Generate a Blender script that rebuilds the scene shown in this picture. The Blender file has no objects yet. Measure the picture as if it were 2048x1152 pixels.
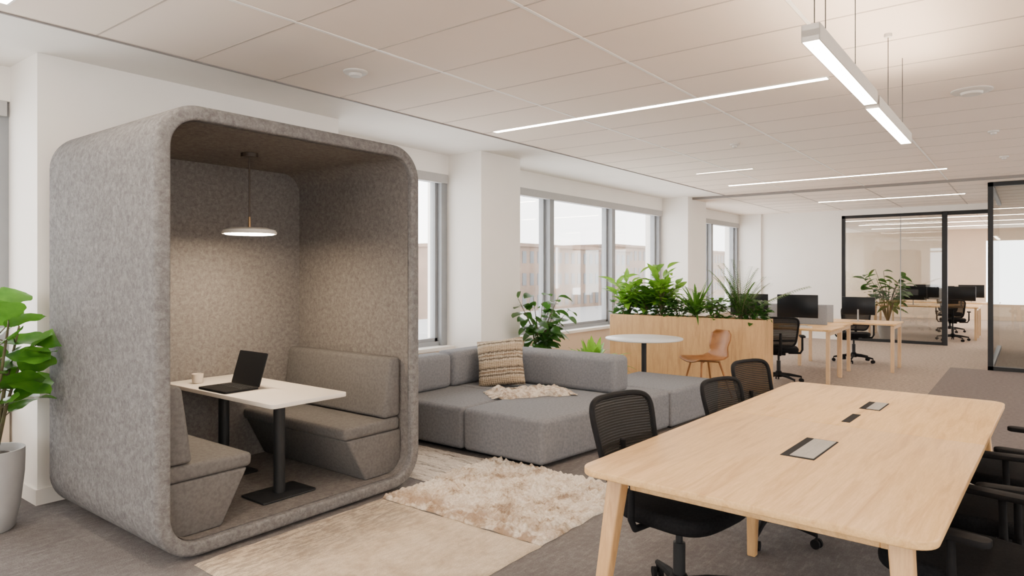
import bpy, bmesh, math, random
from mathutils import Vector, Matrix, noise
random.seed(7)
C=bpy.context.scene.collection
pi=math.pi
# ---------------------------------------------------------------- materials
def newmat(name):
    m=bpy.data.materials.new(name); m.use_nodes=True
    nt=m.node_tree
    return m,nt,nt.nodes['Principled BSDF']
def ramp(nt,src,stops):
    r=nt.nodes.new('ShaderNodeValToRGB'); e=r.color_ramp.elements
    while len(e)<len(stops): e.new(.5)
    for i,(p,c) in enumerate(stops):
        e[i].position=p; e[i].color=(*c,1)
    nt.links.new(src,r.inputs[0]); return r.outputs[0]
def coords(nt,scale=(1,1,1),kind='Object',rot=(0,0,0)):
    t=nt.nodes.new('ShaderNodeTexCoord'); mp=nt.nodes.new('ShaderNodeMapping')
    mp.inputs['Scale'].default_value=scale; mp.inputs['Rotation'].default_value=rot
    nt.links.new(t.outputs[kind],mp.inputs[0]); return mp.outputs[0]
def noi(nt,vec,scale,detail=4,rough=.55,dist=0):
    n=nt.nodes.new('ShaderNodeTexNoise'); n.inputs['Scale'].default_value=scale
    n.inputs['Detail'].default_value=detail; n.inputs['Roughness'].default_value=rough
    n.inputs['Distortion'].default_value=dist
    nt.links.new(vec,n.inputs['Vector']); return n.outputs[0]
def bump(nt,b,src,strength,dist=.01):
    n=nt.nodes.new('ShaderNodeBump'); n.inputs['Strength'].default_value=strength; n.inputs['Distance'].default_value=dist
    nt.links.new(src,n.inputs['Height']); nt.links.new(n.outputs[0],b.inputs['Normal'])
def mix(nt,f,a,b,mode='MIX'):
    n=nt.nodes.new('ShaderNodeMix'); n.data_type='RGBA'; n.blend_type=mode
    for s,v in ((n.inputs[0],f),(n.inputs[6],a),(n.inputs[7],b)):
        if isinstance(v,bpy.types.NodeSocket): nt.links.new(v,s)
        elif isinstance(v,(int,float)): s.default_value=v
        else: s.default_value=(*v,1)
    return n.outputs[2]
def math_(nt,op,a,b=0.0,c=None):
    n=nt.nodes.new('ShaderNodeMath'); n.operation=op
    vals=[a,b]+([c] if c is not None else [])
    for i,v in enumerate(vals):
        if isinstance(v,bpy.types.NodeSocket): nt.links.new(v,n.inputs[i])
        else: n.inputs[i].default_value=v
    return n.outputs[0]
def mat(name,c1,c2=None,scale=8,rough=.6,bmp=0,bscale=None,metal=0,bdist=.005,stretch=(1,1,1),lo=.35,hi=.65,detail=4,spec=None):
    m,nt,b=newmat(name)
    if c2 is None: c2=tuple(x*.96 for x in c1)
    v=coords(nt,stretch)
    nt.links.new(ramp(nt,noi(nt,v,scale,detail),[(lo,c2),(hi,c1)]),b.inputs['Base Color'])
    b.inputs['Roughness'].default_value=rough; b.inputs['Metallic'].default_value=metal
    if spec is not None: b.inputs['Specular IOR Level'].default_value=spec
    if bmp: bump(nt,b,noi(nt,v,bscale or scale*6,3),bmp,bdist)
    return m
def emis(name,col,st):
    m,nt,b=newmat(name)
    b.inputs['Base Color'].default_value=(*col,1)
    b.inputs['Emission Color'].default_value=(*col,1); b.inputs['Emission Strength'].default_value=st
    return m
def felt(name,a,b_,c_,sc=30):
    m,nt,b=newmat(name); v=coords(nt)
    n1=noi(nt,v,sc,6,.78,.4); n2=noi(nt,v,120,2,.6)
    base=ramp(nt,n1,[(.34,a),(.5,b_),(.66,c_)])
    nt.links.new(mix(nt,ramp(nt,n2,[(.4,(.22,)*3),(.62,(0,0,0))]),base,a),b.inputs['Base Color'])
    b.inputs['Roughness'].default_value=1; b.inputs['Specular IOR Level'].default_value=.1
    bump(nt,b,n2,.3,.003)
    return m
def wood(name,a,b_,stretch,sc=2.2,rough=.45):
    m,nt,b=newmat(name); v=coords(nt,stretch)
    n1=noi(nt,v,sc,6,.6,.8); n2=noi(nt,v,sc*7,3,.6,.2)
    col=ramp(nt,n1,[(.3,b_),(.52,a),(.75,tuple(min(1,x*1.08) for x in a))])
    nt.links.new(mix(nt,ramp(nt,n2,[(.45,(.30,)*3),(.6,(0,)*3)]),col,b_),b.inputs['Base Color'])
    b.inputs['Roughness'].default_value=rough
    bump(nt,b,n2,.10,.002); return m
M={}
M['wall']=mat('wall_paint',(.87,.83,.78),(.85,.81,.76),3,.8,.05,80)
M['wallbeige']=mat('wall_paint_beige',(.68,.54,.41),(.66,.52,.39),3,.8)
M['trimwhite']=mat('trim_white',(.82,.78,.73),None,3,.5)
M['tile']=mat('ceiling_tile',(.87,.755,.655),(.85,.735,.635),1.2,.9,.1,160,bdist=.002)
M['plaster']=mat('ceiling_plaster',(.88,.84,.79),None,2,.9)
M['tbar']=mat('ceiling_tbar',(.95,.91,.86),None,4,.5)
M['tbard']=mat('ceiling_tile_joint',(.52,.44,.38),None,4,.7)
M['tdark']=mat('ceiling_dark_trim',(.22,.20,.19),None,4,.5)  # dark grey edge trim of the ceiling
M['dark']=mat('dark_metal',(.015,.016,.018),None,10,.5,spec=.3)
M['frame']=mat('window_aluminium',(.26,.27,.285),(.24,.25,.265),6,.5)
M['blind']=mat('blind_fabric',(.42,.41,.40),None,30,.8)
M['felt']=felt('felt_grey',(.098,.095,.096),(.155,.150,.150),(.220,.213,.212),32)
M['feltin']=felt('felt_inner',(.105,.097,.092),(.155,.143,.136),(.205,.190,.180),36)
M['uph']=mat('booth_upholstery',(.128,.122,.120),(.098,.093,.092),60,1,.4,300,bdist=.002,spec=.15)
M['sofa']=mat('sofa_fabric',(.192,.196,.210),(.145,.149,.162),50,1,.4,260,bdist=.002,spec=.15)
M['oak']=wood('oak_top',(.69,.44,.195),(.49,.275,.10),(.8,9,9))
M['oakz']=wood('oak_vertical',(.61,.37,.165),(.43,.24,.10),(9,9,.8))
M['oakl']=wood('oak_pale',(.62,.43,.25),(.52,.34,.19),(5,5,.8))
M['white']=mat('laminate_white',(.68,.62,.55),None,3,.4)
M['greytop']=mat('laminate_grey',(.62,.62,.62),None,3,.35)
M['black']=mat('black_plastic',(.010,.010,.011),(.007,.007,.008),20,.75,spec=.12)
M['blackfab']=mat('black_fabric',(.010,.010,.011),(.006,.006,.007),90,.95,.4,300,bdist=.002,spec=.1)
M['screen']=mat('screen_glass',(.006,.007,.009),None,3,.3,spec=.2)
M['alu']=mat('brushed_alu',(.33,.31,.295),(.28,.265,.25),8,.45,metal=.4,stretch=(1,10,10))
M['ceram']=mat('ceramic_cream',(.66,.58,.48),None,10,.4)
M['pot']=mat('pot_grey',(.38,.375,.375),(.35,.345,.345),12,.6,.1,60)
M['potb']=mat('pot_beige',(.36,.30,.23),(.30,.25,.19),12,.7,.1,60)
M['soil']=mat('soil',(.05,.028,.016),(.016,.009,.006),40,1,1,90,bdist=.02)
M['brown']=mat('tan_shell',(.30,.125,.036),(.23,.092,.027),12,.5,spec=.3)
M['brass']=mat('brass',(.30,.18,.08),None,8,.4,metal=.8)
M['bronze']=mat('dark_bronze',(.05,.035,.025),None,8,.5,metal=.3)
M['greyplastic']=mat('plastic_white',(.66,.62,.57),None,5,.5)
M['panel']=mat('desk_screen_grey',(.28,.29,.31),(.25,.26,.28),60,.9)
LS=3.6
M['strip']=emis('lamp_diffuser_warm',(1,.84,.66),22*LS)
M['pstrip']=emis('pendant_diffuser',(1,.88,.70),14*LS)
M['upl']=emis('added_uplight_glow',(1,.80,.59),31*LS)
M['shade_em']=emis('shade_diffuser',(1,.78,.54),34*LS)
def leafmat(name,a,b_,rg=.38):
    m,nt,b=newmat(name); v=coords(nt)
    nt.links.new(ramp(nt,noi(nt,v,9,3),[(.35,a),(.65,b_)]),b.inputs['Base Color'])
    b.inputs['Roughness'].default_value=rg; b.inputs['Specular IOR Level'].default_value=.35
    t=nt.nodes.new('ShaderNodeBsdfTranslucent'); t.inputs[0].default_value=(*[x*1.8 for x in b_],1)
    ms=nt.nodes.new('ShaderNodeMixShader'); ms.inputs[0].default_value=.28
    out=nt.nodes['Material Output']
    nt.links.new(b.outputs[0],ms.inputs[1]); nt.links.new(t.outputs[0],ms.inputs[2]); nt.links.new(ms.outputs[0],out.inputs[0])
    return m
M['leafd']=leafmat('leaf_dark',(.016,.062,.010),(.050,.140,.022))
M['leafm']=leafmat('leaf_mid',(.032,.105,.014),(.095,.225,.030))
M['leafb']=leafmat('leaf_bright',(.060,.180,.012),(.190,.38,.035))
M['leafg']=leafmat('leaf_glossy',(.020,.085,.010),(.080,.22,.022),.25)
M['stem']=mat('plant_stem',(.10,.10,.035),(.08,.055,.03),20,.7)
def glassmat(name,gl=.08,tint=(1,1,1)):
    m=bpy.data.materials.new(name); m.use_nodes=True; nt=m.node_tree; nt.nodes.clear()
    o=nt.nodes.new('ShaderNodeOutputMaterial'); t=nt.nodes.new('ShaderNodeBsdfTransparent'); g=nt.nodes.new('ShaderNodeBsdfGlossy')
    t.inputs[0].default_value=(*tint,1); g.inputs['Roughness'].default_value=.02
    fr=nt.nodes.new('ShaderNodeFresnel'); fr.inputs[0].default_value=1.35
    mm=math_(nt,'MULTIPLY',fr.outputs[0],gl*10)
    ms=nt.nodes.new('ShaderNodeMixShader'); nt.links.new(mm,ms.inputs[0]); nt.links.new(t.outputs[0],ms.inputs[1]); nt.links.new(g.outputs[0],ms.inputs[2]); nt.links.new(ms.outputs[0],o.inputs[0])
    return m
M['glass']=glassmat('window_glass',.05)
M['pglass']=glassmat('partition_glass',.45,(.74,.76,.76))
# mesh fabric of chair backs
m,nt,b=newmat('chair_mesh'); v=coords(nt)
b.inputs['Base Color'].default_value=(.014,.013,.012,1); b.inputs['Roughness'].default_value=.8; b.inputs['Specular IOR Level'].default_value=.15
sp=nt.nodes.new('ShaderNodeSeparateXYZ'); nt.links.new(v,sp.inputs[0])
s1=math_(nt,'SINE',math_(nt,'MULTIPLY',sp.outputs[2],2*pi/.0125))
al=math_(nt,'MULTIPLY_ADD',math_(nt,'GREATER_THAN',s1,.5),-.20,.99)
nt.links.new(al,b.inputs['Alpha']); M['mesh']=m
# carpet
m,nt,b=newmat('carpet'); v=coords(nt)
sp=nt.nodes.new('ShaderNodeSeparateXYZ'); nt.links.new(v,sp.inputs[0])
n1=noi(nt,v,3.0,6,.7); n2=noi(nt,v,120,2,.6); n3=noi(nt,coords(nt,(1,6,1)),7,4,.7); n5=noi(nt,v,24,4,.7)
c=ramp(nt,n1,[(.3,(.130,.120,.121)),(.7,(.20,.188,.186))])
c=mix(nt,ramp(nt,n2,[(.35,(.5,)*3),(.65,(0,)*3)]),c,(.085,.078,.078))
c=mix(nt,ramp(nt,n3,[(.5,(0,)*3),(.72,(.40,)*3)]),c,(.28,.258,.248))
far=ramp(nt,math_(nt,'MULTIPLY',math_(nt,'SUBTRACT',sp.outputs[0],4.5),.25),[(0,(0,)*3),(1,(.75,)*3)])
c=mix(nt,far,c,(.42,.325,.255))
dk=math_(nt,'MULTIPLY',math_(nt,'MULTIPLY',math_(nt,'LESS_THAN',sp.outputs[1],1.0),math_(nt,'GREATER_THAN',sp.outputs[1],-.1)),math_(nt,'MULTIPLY',math_(nt,'GREATER_THAN',sp.outputs[0],6.9),math_(nt,'LESS_THAN',sp.outputs[0],12.7)))
c=mix(nt,math_(nt,'MULTIPLY',dk,.8),c,(.14,.124,.126))
c=mix(nt,ramp(nt,n5,[(.42,(.38,)*3),(.58,(0,)*3)]),c,(.10,.09,.09))
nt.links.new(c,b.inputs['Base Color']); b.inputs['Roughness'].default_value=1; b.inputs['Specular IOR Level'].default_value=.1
bump(nt,b,n2,.6,.006); M['carpet']=m
# rugs
m,nt,b=newmat('rug_flat'); v=coords(nt)
sp=nt.nodes.new('ShaderNodeSeparateXYZ'); nt.links.new(v,sp.inputs[0])
n1=noi(nt,coords(nt,(1,1,1)),5,7,.8); n2=noi(nt,v,150,2); n4=noi(nt,coords(nt,(2.5,11,1)),3,7,.85)
c=ramp(nt,n1,[(.35,(.42,.325,.225)),(.58,(.63,.53,.405))])
edge=ramp(nt,sp.outputs[1],[(.0,(.30,)*3),(.50,(1,)*3)])
c=mix(nt,math_(nt,'MULTIPLY',edge,ramp(nt,n4,[(.45,(0,)*3),(.54,(.85,)*3)])),c,(.20,.165,.14))
c=mix(nt,ramp(nt,n2,[(.4,(.3,)*3),(.6,(0,)*3)]),c,(.34,.26,.18))
nt.links.new(c,b.inputs['Base Color']); b.inputs['Roughness'].default_value=1; bump(nt,b,n2,.7,.006); M['rug1']=m
m,nt,b=newmat('rug_shag'); v=coords(nt)
sp=nt.nodes.new('ShaderNodeSeparateXYZ'); nt.links.new(v,sp.inputs[0])
n1=noi(nt,v,5.0,7,.78,.5); n2=noi(nt,v,60,3)
c=ramp(nt,n1,[(.38,(.25,.175,.12)),(.45,(.55,.45,.34)),(.55,(.76,.69,.59))])
edge=ramp(nt,math_(nt,'ADD',math_(nt,'MULTIPLY_ADD',sp.outputs[0],-1.0,0.0),math_(nt,'MULTIPLY',n1,.35)),[(.48,(0,)*3),(.68,(.85,)*3)])
c=mix(nt,math_(nt,'MULTIPLY',edge,ramp(nt,noi(nt,v,9,4),[(.40,(.1,)*3),(.56,(1,)*3)])),c,(.27,.17,.10))
c=mix(nt,ramp(nt,n2,[(.38,(.35,)*3),(.6,(0,)*3)]),c,(.27,.19,.13))
nt.links.new(c,b.inputs['Base Color']); b.inputs['Roughness'].default_value=1; bump(nt,b,n2,.8,.01); M['rug2']=m
m,nt,b=newmat('rug_striped'); v=coords(nt)
n1=noi(nt,coords(nt,(9,1.2,1)),2.2,6,.8); n2=noi(nt,v,120,2)
c=ramp(nt,n1,[(.38,(.10,.09,.086)),(.45,(.44,.38,.32)),(.56,(.72,.66,.58)),(.66,(.34,.28,.23))])
c=mix(nt,ramp(nt,n2,[(.4,(.3,)*3),(.6,(0,)*3)]),c,(.20,.17,.145))
nt.links.new(c,b.inputs['Base Color']); b.inputs['Roughness'].default_value=1; bump(nt,b,n2,.8,.008); M['rug3']=m
# pillow
m,nt,b=newmat('cushion_woven'); v=coords(nt)
sp=nt.nodes.new('ShaderNodeSeparateXYZ'); nt.links.new(v,sp.inputs[0])
w=math_(nt,'FRACT',math_(nt,'MULTIPLY_ADD',sp.outputs[2],6.2,math_(nt,'MULTIPLY',noi(nt,v,45,3),.22)))
c=ramp(nt,w,[(.0,(.44,.33,.21)),(.20,(.62,.53,.40)),(.27,(.05,.035,.022)),(.38,(.62,.53,.40)),(.5,(.20,.125,.07)),(.58,(.64,.55,.42)),(.69,(.055,.04,.028)),(.82,(.50,.39,.27))])
k=math_(nt,'SINE',math_(nt,'MULTIPLY',sp.outputs[0],2*pi/.022))
k2=math_(nt,'SINE',math_(nt,'MULTIPLY',math_(nt,'ADD',sp.outputs[2],math_(nt,'MULTIPLY',k,.002)),2*pi/.016))
chk=math_(nt,'MULTIPLY',k,k2)
c=mix(nt,ramp(nt,math_(nt,'MULTIPLY_ADD',chk,.5,.5),[(.5,(0,)*3),(.9,(.35,)*3)]),c,(.16,.11,.07))
c=mix(nt,ramp(nt,noi(nt,v,90,2),[(.45,(0,)*3),(.62,(.4,)*3)]),c,(.18,.12,.08))
nt.links.new(c,b.inputs['Base Color']); b.inputs['Roughness'].default_value=1
bump(nt,b,math_(nt,'ADD',k,k2),.5,.006); M['cushion']=m
M['throw']=mat('throw_wool',(.72,.63,.52),(.40,.30,.22),20,1,1,70,bdist=.02,lo=.38,hi=.58)
M['brick']=mat('facade_brick',(.24,.165,.125),(.185,.13,.10),.6,.9)
M['facade']=mat('facade_pale',(.24,.24,.245),None,.5,.9)
M['fwin']=mat('facade_window',(.11,.118,.128),None,.5,.5)
# ---------------------------------------------------------------- mesh builder
class MB:
    def __init__(s): s.v=[]; s.f=[]; s.mi=[]
    def add(s,vs,fs,mi=0):
        o=len(s.v); s.v+= [tuple(p) for p in vs]; s.f+=[tuple(i+o for i in f) for f in fs]; s.mi+=[mi]*len(fs); return s
    def box(s,x0,x1,y0,y1,z0,z1,mi=0):
        return s.add([(x0,y0,z0),(x1,y0,z0),(x1,y1,z0),(x0,y1,z0),(x0,y0,z1),(x1,y0,z1),(x1,y1,z1),(x0,y1,z1)],
          [(0,3,2,1),(4,5,6,7),(0,1,5,4),(1,2,6,5),(2,3,7,6),(3,0,4,7)],mi)
    def prism(s,poly,a,b,axis='z',mi=0):
        n=len(poly)
        def P(p,h):
            return {'z':(p[0],p[1],h),'y':(p[0],h,p[1]),'x':(h,p[0],p[1])}[axis]
        vs=[P(p,a) for p in poly]+[P(p,b) for p in poly]
        fs=[tuple(range(n-1,-1,-1)),tuple(range(n,2*n))]+[(i,(i+1)%n,n+(i+1)%n,n+i) for i in range(n)]
        return s.add(vs,fs,mi)
    def tube(s,pts,r,n=8,caps=True,mi=0,flat=None):
        pts=[Vector(p) for p in pts]; k=len(pts)
        rs=r if isinstance(r,(list,tuple)) else [r]*k
        vs=[];pn=None
        for i,p in enumerate(pts):
            t=(pts[min(i+1,k-1)]-pts[max(i-1,0)]).normalized()
            if pn is None:
                a=Vector((0,0,1)) if abs(t.z)<.9 else Vector((1,0,0)); u=t.cross(a).normalized()
            else: u=(pn-t*pn.dot(t)).normalized()
            pn=u; w=t.cross(u)
            for j in range(n):
                a=2*pi*j/n; vs.append(p+(u*math.cos(a)+w*math.sin(a))*rs[i])
        fs=[(i*n+j,i*n+(j+1)%n,(i+1)*n+(j+1)%n,(i+1)*n+j) for i in range(k-1) for j in range(n)]
        if caps: fs+=[tuple(range(n-1,-1,-1)),tuple(range((k-1)*n,k*n))]
        return s.add(vs,fs,mi)
    def loop(s,pts,r,n=8,mi=0):
        pts=[Vector(p) for p in pts];k=len(pts);vs=[];cen=sum(pts,Vector())/k
        for i,p in enumerate(pts):
            t=(pts[(i+1)%k]-pts[i-1]).normalized(); u=(p-cen); u=(u-t*u.dot(t)).normalized(); w=t.cross(u)
            for j in range(n):
                a=2*pi*j/n; vs.append(p+(u*math.cos(a)+w*math.sin(a))*r)
        fs=[(i*n+j,i*n+(j+1)%n,((i+1)%k)*n+(j+1)%n,((i+1)%k)*n+j) for i in range(k) for j in range(n)]
        return s.add(vs,fs,mi)
    def lathe(s,prof,n=32,c=(0,0,0),mi=0):
        vs=[(c[0]+r*math.cos(2*pi*j/n),c[1]+r*math.sin(2*pi*j/n),c[2]+z) for r,z in prof for j in range(n)]
        fs=[(i*n+j,i*n+(j+1)%n,(i+1)*n+(j+1)%n,(i+1)*n+j) for i in range(len(prof)-1) for j in range(n)]
        if prof[0][0]>1e-4: fs.append(tuple(range(n-1,-1,-1)))
        if prof[-1][0]>1e-4: fs.append(tuple(range((len(prof)-1)*n,len(prof)*n)))
        return s.add(vs,fs,mi)
    def grid(s,nu,nv,fn,mi=0):
        vs=[fn(i/nu,j/nv) for j in range(nv+1) for i in range(nu+1)]
        fs=[(j*(nu+1)+i,j*(nu+1)+i+1,(j+1)*(nu+1)+i+1,(j+1)*(nu+1)+i) for j in range(nv) for i in range(nu)]
        return s.add(vs,fs,mi)
    def obj(s,name,m,parent=None,bevel=0,seg=3,smooth=True,loc=None,rot=None,label=None,weld=False,solid=0):
        me=bpy.data.meshes.new(name); me.from_pydata(s.v,[],s.f)
        ms=m if isinstance(m,(list,tuple)) else [m]
        for x in ms: me.materials.append(M[x] if isinstance(x,str) else x)
        for p,i in zip(me.polygons,s.mi): p.material_index=i
        bm=bmesh.new(); bm.from_mesh(me)
        if weld: bmesh.ops.remove_doubles(bm,verts=bm.verts,dist=1e-4)
        bmesh.ops.recalc_face_normals(bm,faces=bm.faces)
        if bevel:
            ed=[e for e in bm.edges if len(e.link_faces)==2 and e.calc_face_angle(0)>math.radians(28)]
            bmesh.ops.bevel(bm,geom=ed,offset=bevel,segments=seg,profile=.5,affect='EDGES',clamp_overlap=True)
        bm.to_mesh(me); bm.free()
        if smooth:
            me.shade_smooth(); me.set_sharp_from_angle(angle=math.radians(40))
        o=bpy.data.objects.new(name,me); C.objects.link(o)
        if parent: o.parent=parent
        if loc: o.location=loc
        if rot: o.rotation_euler=rot
        if label: o['label']=label
        if solid:
            md=o.modifiers.new('thick','SOLIDIFY'); md.thickness=solid; md.offset=0
        return o
def thing(name,label,cat,loc=(0,0,0),rz=0,group=None,sc=1):
    e=bpy.data.objects.new(name,None); e.empty_display_size=.1; C.objects.link(e)
    e.location=loc; e.rotation_euler=(0,0,rz); e.scale=(sc,)*3
    e['label']=label; e['category']=cat
    if group: e['group']=group
    return e
def tag(o,label,cat,group=None):
    o['label']=label; o['category']=cat
    if group: o['group']=group
    return o
def struct(o): o['kind']='structure'; return o
def kids(o): return [x for x in bpy.data.objects if x.parent==o]
def copy_thing(root,loc,rz=None,label=None,sc=None):
    r=root.copy(); C.objects.link(r); r.location=loc
    if rz is not None: r.rotation_euler=(0,0,rz)
    if label: r['label']=label
    if sc: r.scale=(sc,)*3
    def rec(a,b):
        for k in kids(a):
            kk=k.copy(); C.objects.link(kk); kk.parent=b; rec(k,kk)
    rec(root,r); return r
def rrect(x0,x1,y0,y1,r,n=8):
    out=[]
    for cx,cy,a0 in ((x1-r,y1-r,0),(x0+r,y1-r,90),(x0+r,y0+r,180),(x1-r,y0+r,270)):
        for i in range(n+1):
            a=math.radians(a0+90*i/n); out.append((cx+r*math.cos(a),cy+r*math.sin(a)))
    return out
# ---------------------------------------------------------------- setting
CZ=2.92; FZ=2.885; XB=12.3; XF=16.4; X1=26
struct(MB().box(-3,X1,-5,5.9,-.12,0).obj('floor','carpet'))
struct(MB().box(-3.1,XB,-5.1,4.45,CZ,CZ+.1).obj('ceiling','tile'))
struct(MB().box(-3.1,XB,4.45,5.9,CZ,CZ+.1).obj('ceiling','plaster'))
struct(MB().box(XB,X1,-5.1,5.9,FZ,FZ+.26).obj('ceiling','tile'))
# T-bars
g=MB()
for y in (3.3,2.15,1.0,-.15,-1.3,-2.45,-3.6): g.box(-3,XB,y-.010,y+.010,CZ-.004,CZ+.002)
struct(g.obj('trim_1','tbar',smooth=False))
g=MB(); x=5.29-.6*13
while x<XB:
    g.box(x-.006,x+.006,-5,4.45,CZ-.002,CZ+.002); x+=.6
for y in (3.3,2.15,1.0,-.15,-1.3,-2.45,-3.6): g.box(-3,XB,y+.010,y+.014,CZ-.002,CZ+.002)
struct(g.obj('trim_8','tbard',smooth=False))
struct(MB().box(-3,XB,4.438,4.454,CZ-.008,CZ+.002).obj('trim_2','tdark',smooth=False))
struct(MB().box(XB-.06,XB-.002,-5,5.6,FZ-.006,CZ).obj('trim_3','tdark',smooth=False))
g=MB()
for y in (4.45,3.3,2.15,1.0,-.15): g.box(XB,X1,y-.009,y+.009,FZ-.004,FZ+.002)
x=XB+.6
while x<X1: g.box(x-.006,x+.006,-5,4.45,FZ-.003,FZ+.002); x+=.6
struct(g.obj('trim_4','tbard',smooth=False))
# north (window) wall
w=MB()
piers=[(1.59,3.98),(6.03,6.79),(12.03,12.92),(XF-.05,17.3),(22,22.8)]
for a,b_ in piers: w.box(a,b_,5.08,5.95,0,CZ)
w.box(-3.1,X1,5.6,5.95,0,.60); w.box(-3.1,X1,5.6,5.95,2.68,CZ)
struct(w.obj('wall_north','wall',smooth=False))
# west and south walls have unseen openings, added for fill daylight behind the viewer
w=MB(); w.box(-3.1,-3,-5.1,5.95,0,.8); w.box(-3.1,-3,-5.1,5.95,2.6,CZ)
for y0,y1 in ((-5.1,-3.2),(-.6,1.2),(3.6,5.95)): w.box(-3.1,-3,y0,y1,.8,2.6)
struct(w.obj('wall_west','wall',smooth=False))
w=MB(); w.box(-3.1,X1,-5.1,-5,0,.8); w.box(-3.1,X1,-5.1,-5,2.6,CZ)
x=-3.1
while x<X1: w.box(x,x+2.2,-5.1,-5,.8,2.6); x+=4.0
struct(w.obj('wall_south','wall',smooth=False))
w=MB(); w.box(X1,X1+.15,1.1,5.95,0,CZ); w.box(X1,X1+.15,-5.1,1.1,0,.5); w.box(X1,X1+.15,-5.1,1.1,2.5,CZ)
struct(w.obj('wall_east','wallbeige',smooth=False))
w=MB(); w.box(XF,XF+.15,3.33,5.6,0,FZ); w.box(XF,XF+.15,.50,3.33,2.76,FZ)
struct(w.obj('wall_partition','wall',smooth=False))
bb=MB()
bb.box(1.578,3.992,5.066,5.08,0,.10); bb.box(1.578,1.59,5.08,5.6,0,.10)
bb.box(6.018,6.80,5.066,5.08,0,.10); bb.box(6.018,6.03,5.08,5.6,0,.1); bb.box(12.02,12.93,5.066,5.08,0,.1)
struct(bb.obj('baseboard_north','trimwhite',smooth=False))
sl=MB()
for a,b_ in ((-3,1.59),(3.98,6.03),(6.79,12.03),(12.92,XF-.05)): sl.box(a,b_,5.50,5.62,.58,.62)
struct(sl.obj('trim_5','trimwhite',smooth=False))
rad=MB()
for a,b_ in ((-3,1.59),(3.98,6.03),(6.79,12.03),(12.92,XF-.05)): rad.box(a+.02,b_-.02,5.54,5.6,.1,.58)
struct(rad.obj('trim_6','wallbeige',smooth=False))
def portal(x,y,z,sx,sz,rot):
    l=bpy.data.lights.new('portal','AREA'); l.shape='RECTANGLE'; l.size=sx; l.size_y=sz; l.cycles.is_portal=True
    lo=bpy.data.objects.new('window_portal',l); C.objects.link(lo); lo.location=(x,y,z); lo.rotation_euler=rot
def window(i,x0,x1,mull):
    f=MB(); z0,z1=.62,2.68
    f.box(x0,x1,5.66,5.80,z0,z0+.05); f.box(x0,x1,5.66,5.80,z1-.05,z1)
    for a in (x0+.05,x1-.05): f.box(a-.05,a+.05,5.62,5.80,z0,z1)
    for a in mull:
        f.box(a-.055,a+.055,5.60,5.80,z0,z1)
    ed=[x0+.1]+[q for a in mull for q in (a-.055,a+.055)]+[x1-.1]
    for k in range(0,len(ed),2):   # inner sash
        a,b_=ed[k],ed[k+1]
        f.box(a,a+.04,5.69,5.77,z0+.05,z1-.05); f.box(b_-.04,b_,5.69,5.77,z0+.05,z1-.05)
        f.box(a,b_,5.69,5.77,z0+.05,z0+.09); f.box(a,b_,5.69,5.77,z1-.09,z1-.05)
    o=struct(f.obj('window_%d'%i,'frame',smooth=False))
    MB().box(x0+.1,x1-.1,5.725,5.731,z0+.06,z1-.06).obj('window_glass','glass',o,smooth=False)
    MB().box(x0+.02,x1-.02,5.585,5.655,z1-.105,z1-.0).obj('roller_blind','blind',o,smooth=False)
    portal((x0+x1)/2,5.85,(z0+z1)/2,x1-x0,z1-z0,(math.radians(-90),0,0))
window(1,-3,1.59,[-1.4,.1])
window(2,3.98,6.03,[4.9])
window(3,6.79,12.03,[8.27,10.13])
window(4,12.92,XF-.05,[14.6])
window(5,17.3,22,[19,20.5])
portal(8.5,-5.2,1.7,23,1.8,(math.radians(90),0,0))
portal(-3.2,.2,1.7,7.0,1.8,(math.radians(90),0,math.radians(-90)))
def partition(name,segs,posts,z1,th=.05):
    f=MB()
    for (xa,ya,xb,yb) in segs:
        f.box(min(xa,xb)-th/2,max(xa,xb)+th/2,min(ya,yb)-th/2,max(ya,yb)+th/2,z1-.06,z1)
        f.box(min(xa,xb)-th/2,max(xa,xb)+th/2,min(ya,yb)-th/2,max(ya,yb)+th/2,0,.06)
    for (x,y) in posts: f.box(x-th/2,x+th/2,y-th/2,y+th/2,0,z1)
    o=struct(f.obj(name,'dark',smooth=False))
    g=MB()
    for (xa,ya,xb,yb) in segs:
        g.box(min(xa,xb)-.005,max(xa,xb)+.005,min(ya,yb)-.005,max(ya,yb)+.005,.06,z1-.06)
    g.obj('glass_pane','pglass',o,smooth=False)
    return o
partition('wall_glass_far',[(XF+.05,1.40,XF+.05,3.30)],[(XF+.05,1.40),(XF+.05,3.30),(XF+.02,1.38)],2.757,.08)
struct(MB().box(XF+.042,XF+.058,2.18,2.195,.06,2.70).obj('trim_9','frame',smooth=False))
struct(MB().box(XF,XF+.1,.5,1.4,2.68,2.757).obj('trim_7','dark',smooth=False))
partition('wall_glass_side',[(12.7,-4.9,12.7,.48),(12.7,.48,XF,.48)],[(12.7,.48),(12.7,-.9),(12.7,-2.4)],FZ-.005,.07)
# ---------------------------------------------------------------- outside
def building(x0,x1,y,z0,z1,m,label,nw,nh,sill=.25):
    b_=MB(); b_.box(x0,x1,y,y+12,z0,z1)
    dx=(x1-x0)/nw; dz=(z1-z0)/nh
    for i in range(nw):
        for j in range(nh):
            b_.box(x0+dx*(i+.25),x0+dx*(i+.75),y-.06,y+.02,z0+dz*(j+.25),z0+dz*(j+.8),1)
    b_.box(x0-.3,x1+.3,y-.3,y+12.3,z1,z1+.4,0)
    return tag(b_.obj('building',[m,'fwin'],smooth=False),label,'building')
building(58,92,48,-14,4.6,'brick','pale brick building with rows of windows',22,7)
building(94,150,52,-14,5.6,'brick','long brick building with rows of windows',34,7)
building(30,54,60,-14,2.0,'facade','pale rendered building with windows',12,5)
building(34,110,32,-14,-3.2,'facade','low pale flat-roofed building',30,3)
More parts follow.
